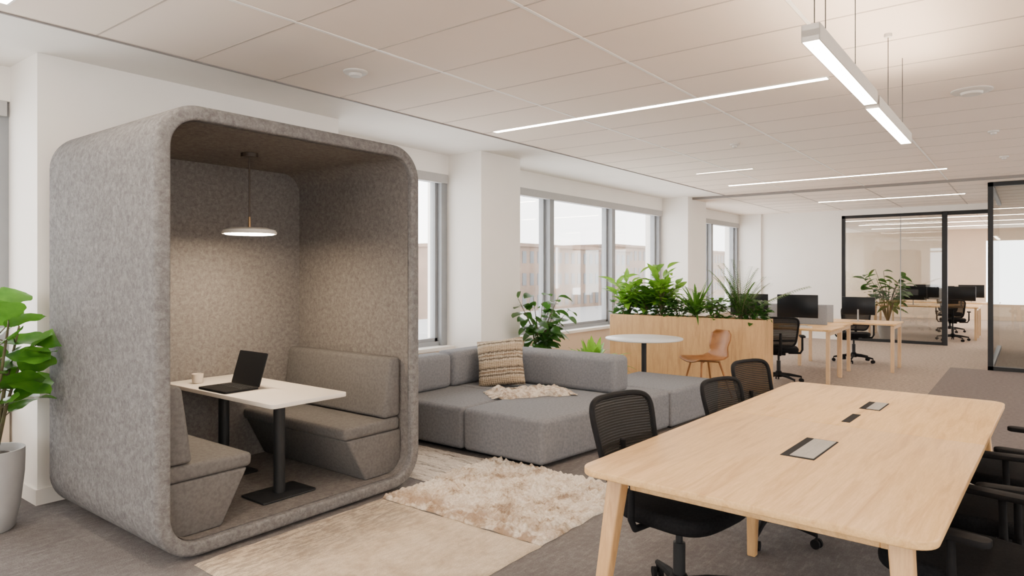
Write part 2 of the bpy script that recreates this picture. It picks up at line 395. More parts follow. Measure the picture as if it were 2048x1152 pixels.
# ---------------------------------------------------------------- ceiling fittings
def striplight(x,y0,y1,z,lab='recessed linear ceiling light with warm diffuser',w=.032):
    t=thing('ceiling_light',lab,'ceiling light',(x,(y0+y1)/2,z),group='recessed linear lights')
    h=(y1-y0)/2; e=w+.012
    f=MB(); f.box(-e,-w,-h,h,-.006,.004); f.box(w,e,-h,h,-.006,.004); f.box(-e,e,-h-.012,-h,-.006,.004); f.box(-e,e,h,h+.012,-.006,.004)
    f.obj('trim_frame','tbar',t,smooth=False)
    MB().box(-w,w,-h,h,-.005,.002).obj('diffuser','strip',t,smooth=False)
    return t
striplight(5.30,1.17,4.28,CZ); striplight(10.9,.9,3.9,CZ); striplight(1.17,1.2,4.28,CZ)
striplight(9.3,3.0,3.8,CZ,'short recessed linear ceiling light',.008)
for x,y0,y1 in ((5.3,-4.3,-1.2),(1.17,-4.3,-1.2),(10.9,-4.3,-1.2),(-1.4,1.2,4.2),(-1.4,-4.3,-1.2)): striplight(x,y0,y1,CZ)  # extra strips out of view, added as general fill light
for x,y0,y1 in ((14.2,.9,3.3),(18,-1.5,4.0),(20,-1.5,4),(22,-1.5,4),(24,-1.5,4),(14.6,-4,-.3)): striplight(x,y0,y1,FZ)
def disc(x,y,z,r,lab,cat,name):
    o=MB().lathe([(r,0),(r,-.008),(r*.93,-.014),(r*.55,-.018),(r*.5,-.035),(r*.3,-.04),(0.0001,-.04)],28).obj(name,'greyplastic')
    o.location=(x,y,z); tag(o,lab,cat)
disc(3.11,3.78,CZ,.085,'white round smoke detector on ceiling tile','smoke detector','smoke_detector')
disc(6.35,.36,CZ,.14,'white round ceiling speaker grille','ceiling speaker','ceiling_speaker')
disc(7.42,2.59,CZ,.05,'small white ceiling sensor','ceiling sensor','ceiling_sensor')
disc(8.31,.29,CZ,.05,'small white ceiling sensor','ceiling sensor','ceiling_sensor')
disc(10.2,.25,CZ,.05,'small white ceiling sensor','ceiling sensor','ceiling_sensor')
# linear pendants (direct, plus added uplight)
def linear_pendant(x,y,lab):
    t=thing('linear_pendant_light',lab,'pendant light',(x,y,2.385))
    for a,b_,dz in ((-1.26,-.025,.006),(.025,1.27,-.006)):
        g=MB(); g.box(a,b_,-.034,-.030,.0+dz,.066+dz); g.box(a,b_,.030,.034,.0+dz,.066+dz); g.box(a,a+.004,-.034,.034,dz,.066+dz); g.box(b_-.004,b_,-.034,.034,dz,.066+dz); g.box(a,b_,-.030,.030,.02+dz,.045+dz)
        g.obj('lamp_housing','greyplastic',t,smooth=False)
        MB().box(a+.004,b_-.004,-.030,.030,.0+dz,.006+dz).obj('diffuser','pstrip',t,smooth=False)
        MB().box(a+.01,b_-.01,-.022,.022,.047+dz,.052+dz).obj('added_uplight','upl',t,smooth=False)  # glowing top added to brighten the ceiling
    for x in (-1.2,-1.02,-.42,.53,1.1):
        MB().tube([(x,0,.05),(x,0,CZ-2.385)],.0022,6).obj('suspension_wire','dark',t)
    for x in (.53,-1.02): MB().lathe([(.022,0),(.022,-.02),(.0001,-.022)],16,(x,0,CZ-2.385)).obj('ceiling_mount','greyplastic',t)
    return t
lp=linear_pendant(4.02,.67,'long white linear pendant lamp hung over the meeting table')
copy_thing(lp,(.2,-2.4,2.385)); copy_thing(lp,(4.0,-2.6,2.385)); copy_thing(lp,(-1.6,2.2,2.385),math.radians(90))  # unseen pendant copies, added to light room and ceiling from out of view
# ---------------------------------------------------------------- booth
bx0,bx1,bz0,bz1=1.58,3.41,.015,2.375; by0,by1=3.44,4.88; T=.078
booth=thing('meeting_booth','grey felt meeting booth with rounded corners and open front','meeting booth',(0,0,0))
R=.235; n=12; loop=[]
for cx,cz,a0 in ((bx1-R,bz1-R,0),(bx0+R,bz1-R,90),(bx0+R,bz0+R,180),(bx1-R,bz0+R,270)):
    for i in range(n+1):
        a=math.radians(a0+90*i/n); loop.append((cx+R*math.cos(a),cz+R*math.sin(a),math.cos(a),math.sin(a)))
sec=[(0,by1-.04),(0,by0+.03)]
for i in range(1,6):
    a=i/6*pi/2; sec.append((.03-.03*math.cos(a),by0+.03-.03*math.sin(a)))
for i in range(0,7):
    a=i/6*pi/2; sec.append((T-.015+.015*math.sin(a),by0+.015-.015*math.cos(a)))
sec+=[(T,by1-.10)]
sh=MB(); vs=[]; k=len(sec); N=len(loop)
for (x,z,nx,nz) in loop:
    for off,y in sec: vs.append((x-nx*off,y,z-nz*off))
sh.add(vs,[(i*k+j,((i+1)%N)*k+j,((i+1)%N)*k+j+1,i*k+j+1) for i in range(N) for j in range(k-1)])
sh.obj('felt_shell','felt',booth)
vs=[]
bs=[(0,by1-.04),(.012,by1-.012),(.04,by1)]
for (x,z,nx,nz) in loop:
    for off,y in bs: vs.append((x-nx*off,y,z-nz*off))
b2=MB(); b2.add(vs,[(i*3+j,((i+1)%N)*3+j,((i+1)%N)*3+j+1,i*3+j+1) for i in range(N) for j in range(2)]+[tuple(i*3+2 for i in range(N))])
b2.obj('rear_skin','felt',booth)
b3=MB(); b3.add([(x-nx*(T-.004),by1-.13,z-nz*(T-.004)) for x,z,nx,nz in loop]+[(x-nx*(T-.004),by1-.08,z-nz*(T-.004)) for x,z,nx,nz in loop],
   [tuple(range(N)),tuple(range(N,2*N))]+[(i,(i+1)%N,N+(i+1)%N,N+i) for i in range(N)])
b3.obj('back_panel','feltin',booth)
ln=MB(); vs=[]
for (x,z,nx,nz) in loop:
    for off,y in ((T+.004,by0+.04),(T+.004,by1-.13)): vs.append((x-nx*off,y,z-nz*off))
ln.add(vs,[(i*2,((i+1)%N)*2,((i+1)%N)*2+1,i*2+1) for i in range(N)])
ln.obj('inner_lining','feltin',booth)
MB().prism(rrect(bx0+.22,bx1-.22,by0+.1,by1-.1,.02,2),0,.03).obj('plinth','dark',booth,smooth=False)
zi=bz0+T+.005
def bench(sx,name):
    wall=bx1-T-.008 if sx>0 else bx0+T+.008
    def X(d): return wall-sx*d
    b=thing(name,'grey upholstered booth bench with slanted base and backrest','bench',(0,0,0)); b.parent=booth
    del b['category']
    y0,y1=3.545,by1-.135
    MB().prism([(X(0.04),zi),(X(.32),zi),(X(.475),.39),(X(.0),.39),(X(0),zi+.07)],y0,y1,'y').obj('bench_base','uph',b,bevel=.014)
    MB().prism([(X(.01),.392),(X(.50),.392),(X(.505),.470),(X(.01),.482)],y0-.003,y1,'y').obj('seat_cushion','uph',b,bevel=.026,seg=5)
    MB().prism([(X(.006),.484),(X(.16),.484),(X(.10),.90),(X(.006),.905)],y0-.003,y1,'y').obj('backrest','uph',b,bevel=.028,seg=5)
bench(1,'bench'); bench(-1,'bench')
t=thing('booth_table','white-topped narrow table on black pedestals inside booth','table',(2.50,4.08,zi))
h=.74-zi
MB().prism(rrect(-.27,.27,-.64,.655,.03,5),h-.026,h).obj('table_top','white',t,bevel=.003,seg=2)
for y in (-.30,.36):
    MB().tube([(0,y,.01),(0,y,h-.026)],.036,20).obj('pedestal','dark',t)
    MB().prism(rrect(-.19,.19,y-.13,y+.13,.02,4),0.0,.012).obj('base_plate','dark',t,bevel=.003,seg=2)
# laptop
t=thing('laptop','open black laptop on the booth table','laptop',(2.48,4.14,.7405))
MB().prism(rrect(-.235,0,-.165,.165,.012,4),0.001,.015).obj('keyboard_base','black',t,bevel=.002,seg=2)
kb=MB()
for i in range(5):
    for j in range(12):
        kb.box(-.115+i*.019-.0,-.115+i*.019+.015,-.14+j*.0235,-.14+j*.0235+.019,.015,.0165)
kb.obj('keyboard','dark',t,smooth=False)
s=MB().prism(rrect(-.165,.165,0,.225,.01,4),-.004,.004).obj('screen','screen',t,bevel=.001,seg=1)
s.matrix_local=Matrix.Translation((.0,0,.012))@Matrix.Rotation(math.radians(17),4,'Y')@Matrix(((0,0,1,0),(1,0,0,0),(0,1,0,0),(0,0,0,1)))
t=MB().lathe([(.030,0),(.034,.004),(.038,.065),(.036,.066),(.031,.01),(.0001,.008)],28).obj('cup','ceram')
t.location=(2.36,4.53,.7405); tag(t,'small cream ceramic cup on the booth table','cup')
t=thing('pendant_lamp','flat disc pendant lamp with thin cord hanging in booth','pendant lamp',(2.50,4.12,0))
MB().lathe([(.055,bz1-T-.006),(.055,bz1-T-.03),(.0001,bz1-T-.032)],24).obj('ceiling_canopy','bronze',t)
MB().tube([(0,0,1.86),(0,0,bz1-T-.03)],.0055,8).obj('cord','bronze',t)
MB().tube([(0,0,1.79),(0,0,1.87)],[.010,.007],10).obj('stem','brass',t)
MB().lathe([(.0001,1.797),(.12,1.795),(.165,1.782),(.174,1.765),(.170,1.755),(.155,1.758)],40).obj('lamp_shade','greyplastic',t)
MB().lathe([(.160,1.760),(.150,1.752),(.0001,1.750)],40).obj('diffuser','shade_em',t)
# ---------------------------------------------------------------- rugs
def hfun(x,y,a,sc):
    d,p=noise.voronoi(Vector((x*sc,y*sc,3.1)))[:2]
    return a*max(0,1-d[0]*1.25)
def rug(name,lab,m,x0,x1,y0,y1,th,amp,sc,nu,nv,wob,edge=.02):
    cx,cy=(x0+x1)/2,(y0+y1)/2; W=x1-x0; H=y1-y0
    def fn(u,v):
        x=(u-.5)*W; y=(v-.5)*H
        e=min(u,1-u)*W; e2=min(v,1-v)*H; ee=min(e,e2)
        x+=wob*noise.noise(Vector((x*9,y*9,1)))*(1 if ee<.1 else .3); y+=wob*noise.noise(Vector((x*9,y*9,9)))*(1 if ee<.1 else .3)
        k=min(1,ee/edge)
        pat=.45+.55*min(1,max(0,.5+1.6*noise.noise(Vector((x*4,y*4,5)))))
        z=.002+k**.5*(th+hfun(x,y,amp,sc)*pat+amp*.5*noise.noise(Vector((x*40,y*40,2))))
        return (x,y,max(z,.001))
    o=MB().grid(nu,nv,fn).obj(name,m); o.location=(cx,cy,0); return tag(o,lab,'rug')
rug('area_rug','beige low-pile rug with faded dark streaks before booth','rug1',1.75,3.02,2.12,3.40,.010,.002,30,120,120,.008)
rug('shag_rug','thick cream and brown shaggy wool rug near the sofa','rug2',3.03,4.20,2.12,3.42,.014,.034,21,300,320,.02,.02)
rug('striped_rug','cream and charcoal striped woven rug between booth and sofa','rug3',3.46,4.15,3.44,4.36,.010,.006,25,120,160,.01)
# ---------------------------------------------------------------- sofa
sofa=thing('sectional_sofa','low grey fabric modular sectional sofa','sofa',(0,0,0))
def mod(poly,z0,z1,name,bv=.042,par=sofa,m='sofa'):
    return MB().prism(poly,z0,z1).obj(name,m,par,bevel=bv,seg=6)
def rect(a,b_,c,d): return [(a,c),(b_,c),(b_,d),(a,d)]
mod([(4.18,2.92),(5.985,2.70),(5.985,3.725),(4.18,3.725)],.03,.38,'seat_module')
mod(rect(4.18,5.005,3.735,4.72),.03,.38,'seat_module')
mod(rect(5.012,5.985,3.735,4.72),.03,.38,'seat_module')
mod(rect(3.62,4.17,4.40,5.0),.03,.38,'seat_module')
mod(rect(5.48,5.77,3.02,4.46),.377,.72,'backrest',.055)
mod(rect(4.20,4.885,4.48,4.73),.377,.71,'backrest',.055)
mod(rect(4.895,5.77,4.48,4.73),.377,.72,'backrest',.055)
MB().prism(rect(4.26,5.9,3.0,4.66),.0,.03).obj('base','black',sofa)
t=thing('ottoman','square grey fabric ottoman against the sofa','ottoman',(0,0,0))
mod([(5.995,2.68),(6.98,2.60),(6.98,3.55),(5.995,3.55)],.03,.38,'cushion',.042,t)
MB().prism(rect(6.1,6.9,2.75,3.5),0,.03).obj('base','black',t)
def pil(u,v,s):
    a=(u-.5)*2;b_=(v-.5)*2
    t_=.085*((1-a**4)*(1-b_**4))**.45
    pinch=1-.06*(1-abs(a*b_))*(abs(a)**6+abs(b_)**6)
    return (a*.24*pinch, s*t_, b_*.24*pinch)
mb=MB().grid(24,24,lambda u,v:pil(u,v,1)); mb.grid(24,24,lambda u,v:pil(u,v,-1))
p=mb.obj('throw_cushion','cushion',weld=True); tag(p,'square woven cushion with beige and brown stripes on sofa','cushion')
p.location=(5.25,4.17,.605); p.rotation_euler=(math.radians(-18),math.radians(-8),math.radians(-66))
def thr(u,v):
    a=(u-.5)*.66; b_=(v-.5)*.38
    a+=.05*noise.noise(Vector((u*5,v*5,0))); b_+=.08*noise.noise(Vector((u*4,v*4,7)))
    e=min(1,min(u,1-u,v,1-v)/.06)
    return (a,b_,.001+e*(.025+.045*abs(noise.noise(Vector((u*5,v*4,4))))+hfun(a,b_,.022,24)))
mb=MB().grid(110,70,thr)
for i in range(56):
    for sd in (-1,1):
        b0=-.18+i*.36/55; x0=sd*.325
        q=[(x0,b0,.020),(x0+sd*.03,b0+random.uniform(-.01,.01),.014),(x0+sd*random.uniform(.05,.085),b0+random.uniform(-.02,.02),.006)]
        mb.tube(q,[.008,.007,.004],5)
p=mb.obj('throw_blanket','throw'); tag(p,'knobbly cream wool throw blanket with fringe on sofa seat','blanket')
p.location=(5.04,3.66,.381); p.rotation_euler=(0,0,math.radians(-38))
# ---------------------------------------------------------------- plants
def leaf(mb,base,d,L,W,droop=.3,shape='broad',n=7,fold=.12,wav=0,roll=0,mi=0):
    d=Vector(d).normalized(); base=Vector(base); up=Vector((0,0,1))
    side=d.cross(up)
    if side.length<.05: side=Vector((1,0,0))
    side.normalize(); nrm=side.cross(d).normalized()
    side=(Matrix.Rotation(roll,3,d)@side)
    vs=[]
    for i in range(n+1):
        t=i/n
        if shape=='broad': w=math.sin(pi*min(1,t**.8))**.6*(1 if t<.999 else 0)
        elif shape=='fiddle': w=(math.sin(pi*t)**.5)*(.62+.5*t) 
        elif shape=='lance': w=math.sin(pi*t**.7)**.9
        else: w=(1-t)**.5*min(1,t*6+.3)
        w=max(w,.02)*W/2
        p=base+d*L*t*(1-.15*droop*t)-Vector((0,0,1))*droop*L*t*t
        nn=nrm
        wv=wav*math.sin(t*14+base.x*50)*W
        vs+=[p-side*w+nn*(fold*w+wv),p-side*w*.5+nn*(fold*w*.3),p,p+side*w*.5+nn*(fold*w*.3),p+side*w+nn*(fold*w-wv)]
    fs=[(i*5+j,i*5+j+1,i*5+j+6,i*5+j+5) for i in range(n) for j in range(4)]
    mb.add(vs,fs,mi)
def pot(par,r0,r1,h,m,z=0):
    MB().lathe([(r0*.90,0),(r0,.012),(r0+(r1-r0)*.55,h*.3),(r1*.985,h*.7),(r1,h*.9),(r1,h),(r1-.014,h),(r1-.02,h*.9),(0.0001,h*.88)],40,(0,0,z)).obj('pot',m,par)
    MB().lathe([(r1-.02,h*.88),(r1*.6,h*.93),(.0001,h*.95)],24,(0,0,z)).obj('soil','soil',par)
def rd(a,b_): return random.uniform(a,b_)
t=thing('potted_fiddle_leaf_plant','leafy plant with large glossy leaves in grey pot','potted plant',(1.26,4.80,0))
pot(t,.125,.175,.47,'pot')
st=MB(); fo=MB(); random.seed(5)
for k in range(7):
    a=k*.95+.3; tx,ty=.17*math.cos(a),.15*math.sin(a); hh=rd(1.0,1.28)
    pts=[(0.03*math.cos(a),.03*math.sin(a),.42),(tx*.5,ty*.5,.42+(hh-.42)*.5),(tx,ty,hh)]
    st.tube(pts,[.013,.010,.006],8)
    for j in range(6):
        q=.36+.64*j/5; aa=a+rd(-1.6,1.6)+j*1.3
        z=.42+(hh-.42)*q; bx,by_=tx*q,ty*q
        dd=(math.cos(aa),math.sin(aa)*(.5 if math.sin(aa)>0 else 1),rd(.2,1.0))
        fx=(bx+dd[0]*.06,by_+dd[1]*.06,z+.03)
        st.tube([(bx,by_,z),fx],[.004,.003],6)
        leaf(fo,fx,dd,rd(.20,.28),rd(.17,.22),rd(.05,.35),'fiddle',10,.14,.03,rd(-.7,.7))
for dd,z in (((.61,-.79,.05),1.02),((.61,-.79,-.1),.86),((.5,-.8,.45),1.18)):
    leaf(fo,(.06,-.07,z),dd,.27,.18,.15,'fiddle',10,.12,.03,rd(-.6,.6)); st.tube([(0,0,z-.1),(.06,-.07,z)],[.005,.003],6)
st.obj('stem','stem',t); fo.obj('foliage','leafg',t)
t=thing('potted_broadleaf_plant','bushy dark green broad-leaved plant standing behind the sofa','potted plant',(6.86,4.84,0))
pot(t,.14,.18,.42,'potb'); st=MB(); fo=MB(); random.seed(11)
for k in range(16):
    a=k*2.4; rr=rd(.12,.50); hh=rd(.72,1.24); p1=(rr*math.cos(a),min(.02,rr*math.sin(a)),hh)
    st.tube([(0,0,.38),(p1[0]*.4,p1[1]*.4,.38+(hh-.38)*.6),p1],[.008,.006,.003],6)
    for j in range(6):
        q=.45+.55*j/5; aa=a+rd(-2,2); dd=(math.cos(aa),min(.0,math.sin(aa)),rd(-.2,.5))
        leaf(fo,(p1[0]*q,p1[1]*q,.38+(hh-.38)*q),dd,rd(.15,.22),rd(.10,.15),rd(.2,.6),'broad',6,.1,.02,rd(-.5,.5))
st.obj('stem','stem',t); fo.obj('foliage','leafd',t)
t=thing('potted_lance_leaf_plant','bright green long-leaved plant in grey pot beside planter','potted plant',(7.62,4.52,0))
pot(t,.15,.19,.25,'pot'); fo=MB(); random.seed(3)
for k in range(60):
    a=k*2.4; e=rd(.25,1.4); dd=(math.cos(a)*math.cos(e),math.sin(a)*math.cos(e),math.sin(e))
    leaf(fo,(.04*math.cos(a),.04*math.sin(a),.22),dd,rd(.44,.70),rd(.08,.12),rd(.2,.5),'lance',7,.2,.02,rd(-.3,.3))
fo.obj('foliage','leafb',t)
# planter box
pl=thing('planter_box','long pale wood planter box dividing the office','planter',(8.57,2.62,0))
PW,PL,PH=.36,2.18,.905
g=MB(); g.box(0,.025,0,PL,.0,PH); g.box(PW-.025,PW,0,PL,.0,PH); g.box(.025,PW-.025,0,.025,.0,PH); g.box(.025,PW-.025,PL-.025,PL,.0,PH); g.box(.025,PW-.025,.025,PL-.025,.02,.06)
g.obj('body','oakz',pl,bevel=.002,seg=1)
MB().box(.025,PW-.025,.025,PL-.025,.70,.86).obj('soil','soil',pl)
def inplanter(kind,y,h,seed,m,lab,name):
    random.seed(seed)
    t=thing(name,lab,'plant',(8.57+PW/2,y,.86)); st=MB(); fo=MB()
    if kind=='lance':
        for k in range(14):
            a=k*2.4; rr=rd(.05,.24); hh=h*rd(.45,.95); p1=(rr*math.cos(a)*.7,rr*math.sin(a),hh)
            st.tube([(0,0,0),(p1[0]*.3,p1[1]*.3,hh*.6),p1],[.007,.005,.003],6)
            for j in range(6):
                q=.4+.6*j/5; aa=a+rd(-2.5,2.5); dd=(math.cos(aa),math.sin(aa),rd(.2,1.2))
                leaf(fo,(p1[0]*q,p1[1]*q,hh*q),dd,rd(.25,.38),rd(.08,.12),rd(.1,.5),'lance',6,.15,.02,rd(-.4,.4))
    elif kind=='spiky':
        for k in range(70):
            a=k*2.4; e=rd(.2,1.35); dd=(math.cos(a)*math.cos(e),math.sin(a)*math.cos(e),math.sin(e))
            leaf(fo,(0,0,rd(.04,.16)),dd,h*rd(.7,1.05),rd(.035,.05),rd(.1,.45),'spike',8,.3,0)
        st.tube([(0,0,-.02),(0,0,.12)],.02,8)
    elif kind=='palm':
        for k in range(20):
            a=k*2.4; e=rd(.6,1.5); L=h*rd(.65,1.15); hx,hy=math.cos(a),math.sin(a)
            pts=[]
            for i in range(9):
                t_=i/8; ho=L*math.cos(e)*.8*t_+L*.24*t_*t_; z=L*math.sin(e)*t_-L*.12*t_**3
                pts.append(Vector((hx*ho,hy*ho,z)))
            st.tube(pts,[.006-.0045*i/8 for i in range(9)],5)
            for i in range(6,36):
                t_=i/36*8; i0=min(7,int(t_)); f=t_-i0; p=pts[i0].lerp(pts[i0+1],f); tg=(pts[i0+1]-pts[i0]).normalized()
                sd=Vector((-hy,hx,0))
                for s_ in (-1,1):
                    leaf(fo,p,tg*.6+sd*s_*.9,(.15*(1-.5*(i/36)**3)),.020,.3,'lance',4,.1,0)
    else:
        for k in range(110):
            a=rd(0,2*pi); rr=rd(0,.17); z=h*rd(.1,.95)
            aa=a+rd(-.8,.8); dd=(math.cos(aa),math.sin(aa),rd(-.3,.9))
            leaf(fo,(rr*.75*math.cos(a),rr*math.sin(a)*1.3,z),dd,rd(.08,.15),rd(.045,.07),.3,'broad',5,.1,0,rd(-.5,.5))
        for k in range(10):
            a=k*.63; st.tube([(0,0,-.02),(.1*math.cos(a),.12*math.sin(a),h*.7)],[.005,.003],5)
    st.obj('stem','stem',t); fo.obj('foliage',m,t); return t
inplanter('lance',4.58,.60,21,'leafb','tall bright green lance-leaved plant in planter','leafy_plant')
inplanter('lance',4.32,.48,22,'leafm','green lance-leaved plant in planter','leafy_plant')
inplanter('lance',4.08,.78,29,'leafb','slim tall bright green plant in planter','leafy_plant')
inplanter('bush',4.62,.26,23,'leafd','low dark bushy plant in planter','bushy_plant')
inplanter('bush',4.08,.30,24,'leafd','low dark bushy plant in planter','bushy_plant')
inplanter('spiky',3.58,.62,25,'leafm','spiky arching green dracaena in planter','dracaena_plant')
inplanter('bush',3.80,.30,33,'leafd','low green bushy plant in planter','bushy_plant')
inplanter('bush',3.32,.30,26,'leafm','low green bushy plant in planter','bushy_plant')
inplanter('palm',2.98,.90,27,'leafm','feathery green palm in planter','palm_plant')
inplanter('bush',2.84,.30,28,'leafd','low dark bushy plant at planter end','bushy_plant')
# ---------------------------------------------------------------- round table + shell chair
t=thing('cafe_table','round pale grey cafe table on dark pedestal','table',(7.28,3.62,0))
MB().lathe([(.0001,.710),(.445,.710),(.452,.715),(.452,.726),(.447,.73),(.0001,.73)],56).obj('table_top','greytop',t)
MB().tube([(0,0,.012),(0,0,.710)],.03,18).obj('pedestal','dark',t)
MB().lathe([(.25,0),(.25,.008),(.06,.018),(.0001,.02)],36).obj('base_plate','dark',t)
t=thing('shell_chair','tan brown moulded shell chair with slim metal legs','chair',(7.85,3.10,0),rz=math.radians(56))
prof=[(.23,.435,.19),(.20,.455,.205),(.10,.448,.215),(-.02,.44,.22),(-.12,.445,.215),(-.19,.475,.20),(-.235,.54,.175),(-.26,.62,.185),(-.285,.70,.20),(-.30,.76,.19),(-.31,.80,.12)]
def shf(u,v):
    f=v*(len(prof)-1); i=min(len(prof)-2,int(f)); k=f-i
    y,z,w=[prof[i][q]*(1-k)+prof[i+1][q]*k for q in range(3)]
    a=(u-.5)*2; back=max(0,min(1,(z-.46)/.15)) if y<0 else 0
    return (a*w, y+back*.07*a*a, z+(1-back)*.035*a*a)
MB().grid(16,30,shf).obj('seat_shell','brown',t,solid=.014)
for sx in (-1,1):
    MB().tube([(sx*.11,.12,.44),(sx*.20,.20,.01)],[.013,.009],10).obj('leg','brown',t)
    MB().tube([(sx*.11,-.12,.44),(sx*.20,-.24,.01)],[.013,.009],10).obj('leg','brown',t)
MB().tube([(-.11,.12,.43),(.11,-.12,.43)],.008,6).obj('seat_brace','brown',t)
MB().tube([(.11,.12,.43),(-.11,-.12,.43)],.008,6).obj('seat_brace','brown',t)
# ---------------------------------------------------------------- conference table
ct=thing('conference_table','long light oak meeting table with rounded corners and splayed legs','table',(3.55,.76,0),rz=math.radians(-2.0))
a,b_,w=1.325,1.38,.60
seam=.11
def halftop(x0,x1,rl,rr,wr=None):
    out=[]
    for cx,cy,a0,r in ((x1,w,0,rr),(x0,w,90,rl),(x0,-w,180,rl),(x1,-w,270,rr)):
        if r<=.01: out.append((cx,cy)); continue
        sx=1 if cx==x1 else -1; sy=1 if cy>0 else -1
        for i in range(9):
            an=math.radians(a0+90*i/8); out.append((cx-sx*r+r*math.cos(an),cy-sy*r+r*math.sin(an)))
    return out
MB().prism(halftop(-a,seam-.0015,.08,0),.712,.74).obj('table_top','oak',ct,bevel=.005,seg=3)
MB().prism(halftop(seam+.0015,b_,0,.08),.712,.74).obj('table_top','oak',ct,bevel=.005,seg=3)
g=MB()
g.box(-a+.16,b_-.16,w-.17,w-.145,.64,.711); g.box(-a+.16,b_-.16,-w+.145,-w+.17,.64,.711)
for x in (-a+.16,b_-.185,seam-.012): g.box(x,x+.025,-w+.17,w-.17,.64,.711)
g.obj('apron','oak',ct,bevel=.002,seg=1)
def sleg(x,y,dx,dy):
    pts=[(x,y,.711),(x+dx,y+dy,0)]
    vs=[]
    for (px,py,pz),h_ in ((pts[0],.034),(pts[1],.022)):
        vs+=[(px-h_,py-h_,pz),(px+h_,py-h_,pz),(px+h_,py+h_,pz),(px-h_,py+h_,pz)]
    MB().add(vs,[(0,1,2,3),(7,6,5,4),(0,4,5,1),(1,5,6,2),(2,6,7,3),(3,7,4,0)]).obj('leg','oakz',ct,bevel=.008,seg=3)
for sy in (-1,1):
    sleg(-a+.14,sy*(w-.11),-.10,sy*.06); sleg(b_-.14,sy*(w-.11),.10,sy*.06)
    sleg(seam-.06,sy*(w-.20),.0,sy*.01)
def cable(x0,x1,y0,y1,lidx0,lidx1):
    g=thing('cable_port','recessed cable tray with brushed metal flap','cable port',(0,0,0)); g.parent=ct; del g['category']; g['label']='brushed metal flap and dark slot'
    MB().box(x0,x1,y0,y1,.7395,.7415).obj('tray','black',g,smooth=False)
    MB().box(lidx0,lidx1,y0+.006,y1-.035,.7415,.7445).obj('flap','alu',g,bevel=.001,seg=1)
cable(-.64,-.26,-.09,.045,-.625,-.275)
cable(.62,.88,-.085,.02,.63,.87)
g=thing('cable_port','dark recessed cable slot','cable port',(0,0,0)); g.parent=ct; del g['category']
MB().box(.20,.44,-.03,.01,.7395,.742).obj('tray','black',g,smooth=False)
# ---------------------------------------------------------------- task chair
def task_chair(loc,rz,label):
    c=thing('task_chair',label,'office chair',loc,rz,'black mesh task chairs')
    st=MB()
    for k in range(5):
        a=2*pi*k/5+.3; u=(math.cos(a),math.sin(a))
        st.tube([(u[0]*.03,u[1]*.03,.115),(u[0]*.16,u[1]*.16,.105),(u[0]*.31,u[1]*.31,.078)],[.026,.020,.013],8)
        cs=MB(); ca,sa=-u[1],u[0]; cx,cy=u[0]*.31,u[1]*.31
        for s_ in (-1,1):
            cs.tube([(cx+ca*s_*.008,cy+sa*s_*.008,.029),(cx+ca*s_*.024,cy+sa*s_*.024,.029)],.028,14)
        cs.tube([(cx,cy,.03),(cx,cy,.08)],.007,8)
        cs.obj('caster','black',c)
    st.lathe([(.045,.08),(.05,.10),(.045,.14),(.032,.16),(.0001,.162)],18)
    st.obj('star_base','black',c)
    MB().tube([(0,0,.15),(0,0,.30),(0,0,.301),(0,0,.40)],[.027,.027,.016,.016],14).obj('gas_column','dark',c)
    g=MB(); g.box(-.08,.08,-.14,.10,.385,.425); g.obj('mechanism','black',c,bevel=.012)
    pts=[]
    for i in range(40):
        a=2*pi*i/40; ca,sa=math.cos(a),math.sin(a)
        pts.append((.25*math.copysign(abs(ca)**.55,ca),.235*math.copysign(abs(sa)**.55,sa)+.02))
    MB().prism(pts,.425,.495).obj('seat','blackfab',c,bevel=.03,seg=5)
    def S(u,z):
        return (u,-.262+.9*u*u-(z-.5)*.16-.05*math.sin((z-.5)*3.0)+.0,z)
    zc,hz,hu=.71,.195,.23
    def lp_(s_,a):
        ca,sa=math.cos(a),math.sin(a)
        uu=hu*s_*math.copysign(abs(ca)**.36,ca)*(1+.10*math.copysign(abs(sa)**.4,sa)*s_-.08); zz=zc+hz*s_*math.copysign(abs(sa)**.36,sa)
        return S(uu,zz)
    MB().loop([lp_(1,2*pi*i/60) for i in range(60)],.014,8).obj('back_frame','black',c)
    g=MB(); vs=[];K=60
    for r in range(1,9):
        vs+=[lp_(r/8,2*pi*i/K) for i in range(K)]
    vs.append(S(0,zc)); fs=[((r)*K+i,(r)*K+(i+1)%K,(r+1)*K+(i+1)%K,(r+1)*K+i) for r in range(7) for i in range(K)]
    fs+=[(i,len(vs)-1,(i+1)%K) for i in range(K)]
    g.add(vs,fs); g.obj('backrest_mesh','mesh',c)
    g=MB(); q=S(0,.60)
    g.tube([(0,-.10,.405),(0,-.24,.41),(0,-.31,.46),(0,q[1]-.03,.58),(0,q[1]-.022,.70)],[.024,.024,.022,.02,.016],10)
    g.tube([S(-.20,.60),(-.1,S(.1,.6)[1]-.02,.60),(0,q[1]-.025,.60),(.1,S(.1,.6)[1]-.02,.60),S(.20,.60)],.012,8)
    g.obj('back_support','black',c)
    for sx in (-1,1):
        g=MB(); g.tube([(sx*.12,-.04,.41),(sx*.27,-.04,.415),(sx*.295,-.04,.46),(sx*.295,-.035,.63)],[.014,.016,.016,.014],8)
        g.prism(rrect(sx*.295-.035,sx*.295+.035,-.15,.10,.03,4),.63,.652)
        g.obj('armrest','black',c,bevel=.004,seg=2)
    return c
ch=task_chair((2.84,1.24,0),math.radians(170),'black mesh-back task chair tucked at the meeting table')
copy_thing(ch,(3.98,1.20,-.0),math.radians(168),'black mesh-back task chair turned at the meeting table',.93)
copy_thing(ch,(4.66,1.24,0),math.radians(166),'black mesh-back task chair at far meeting table end',.97)
copy_thing(ch,(2.93,.18,0),math.radians(-12),'black task chair pushed under the meeting table')
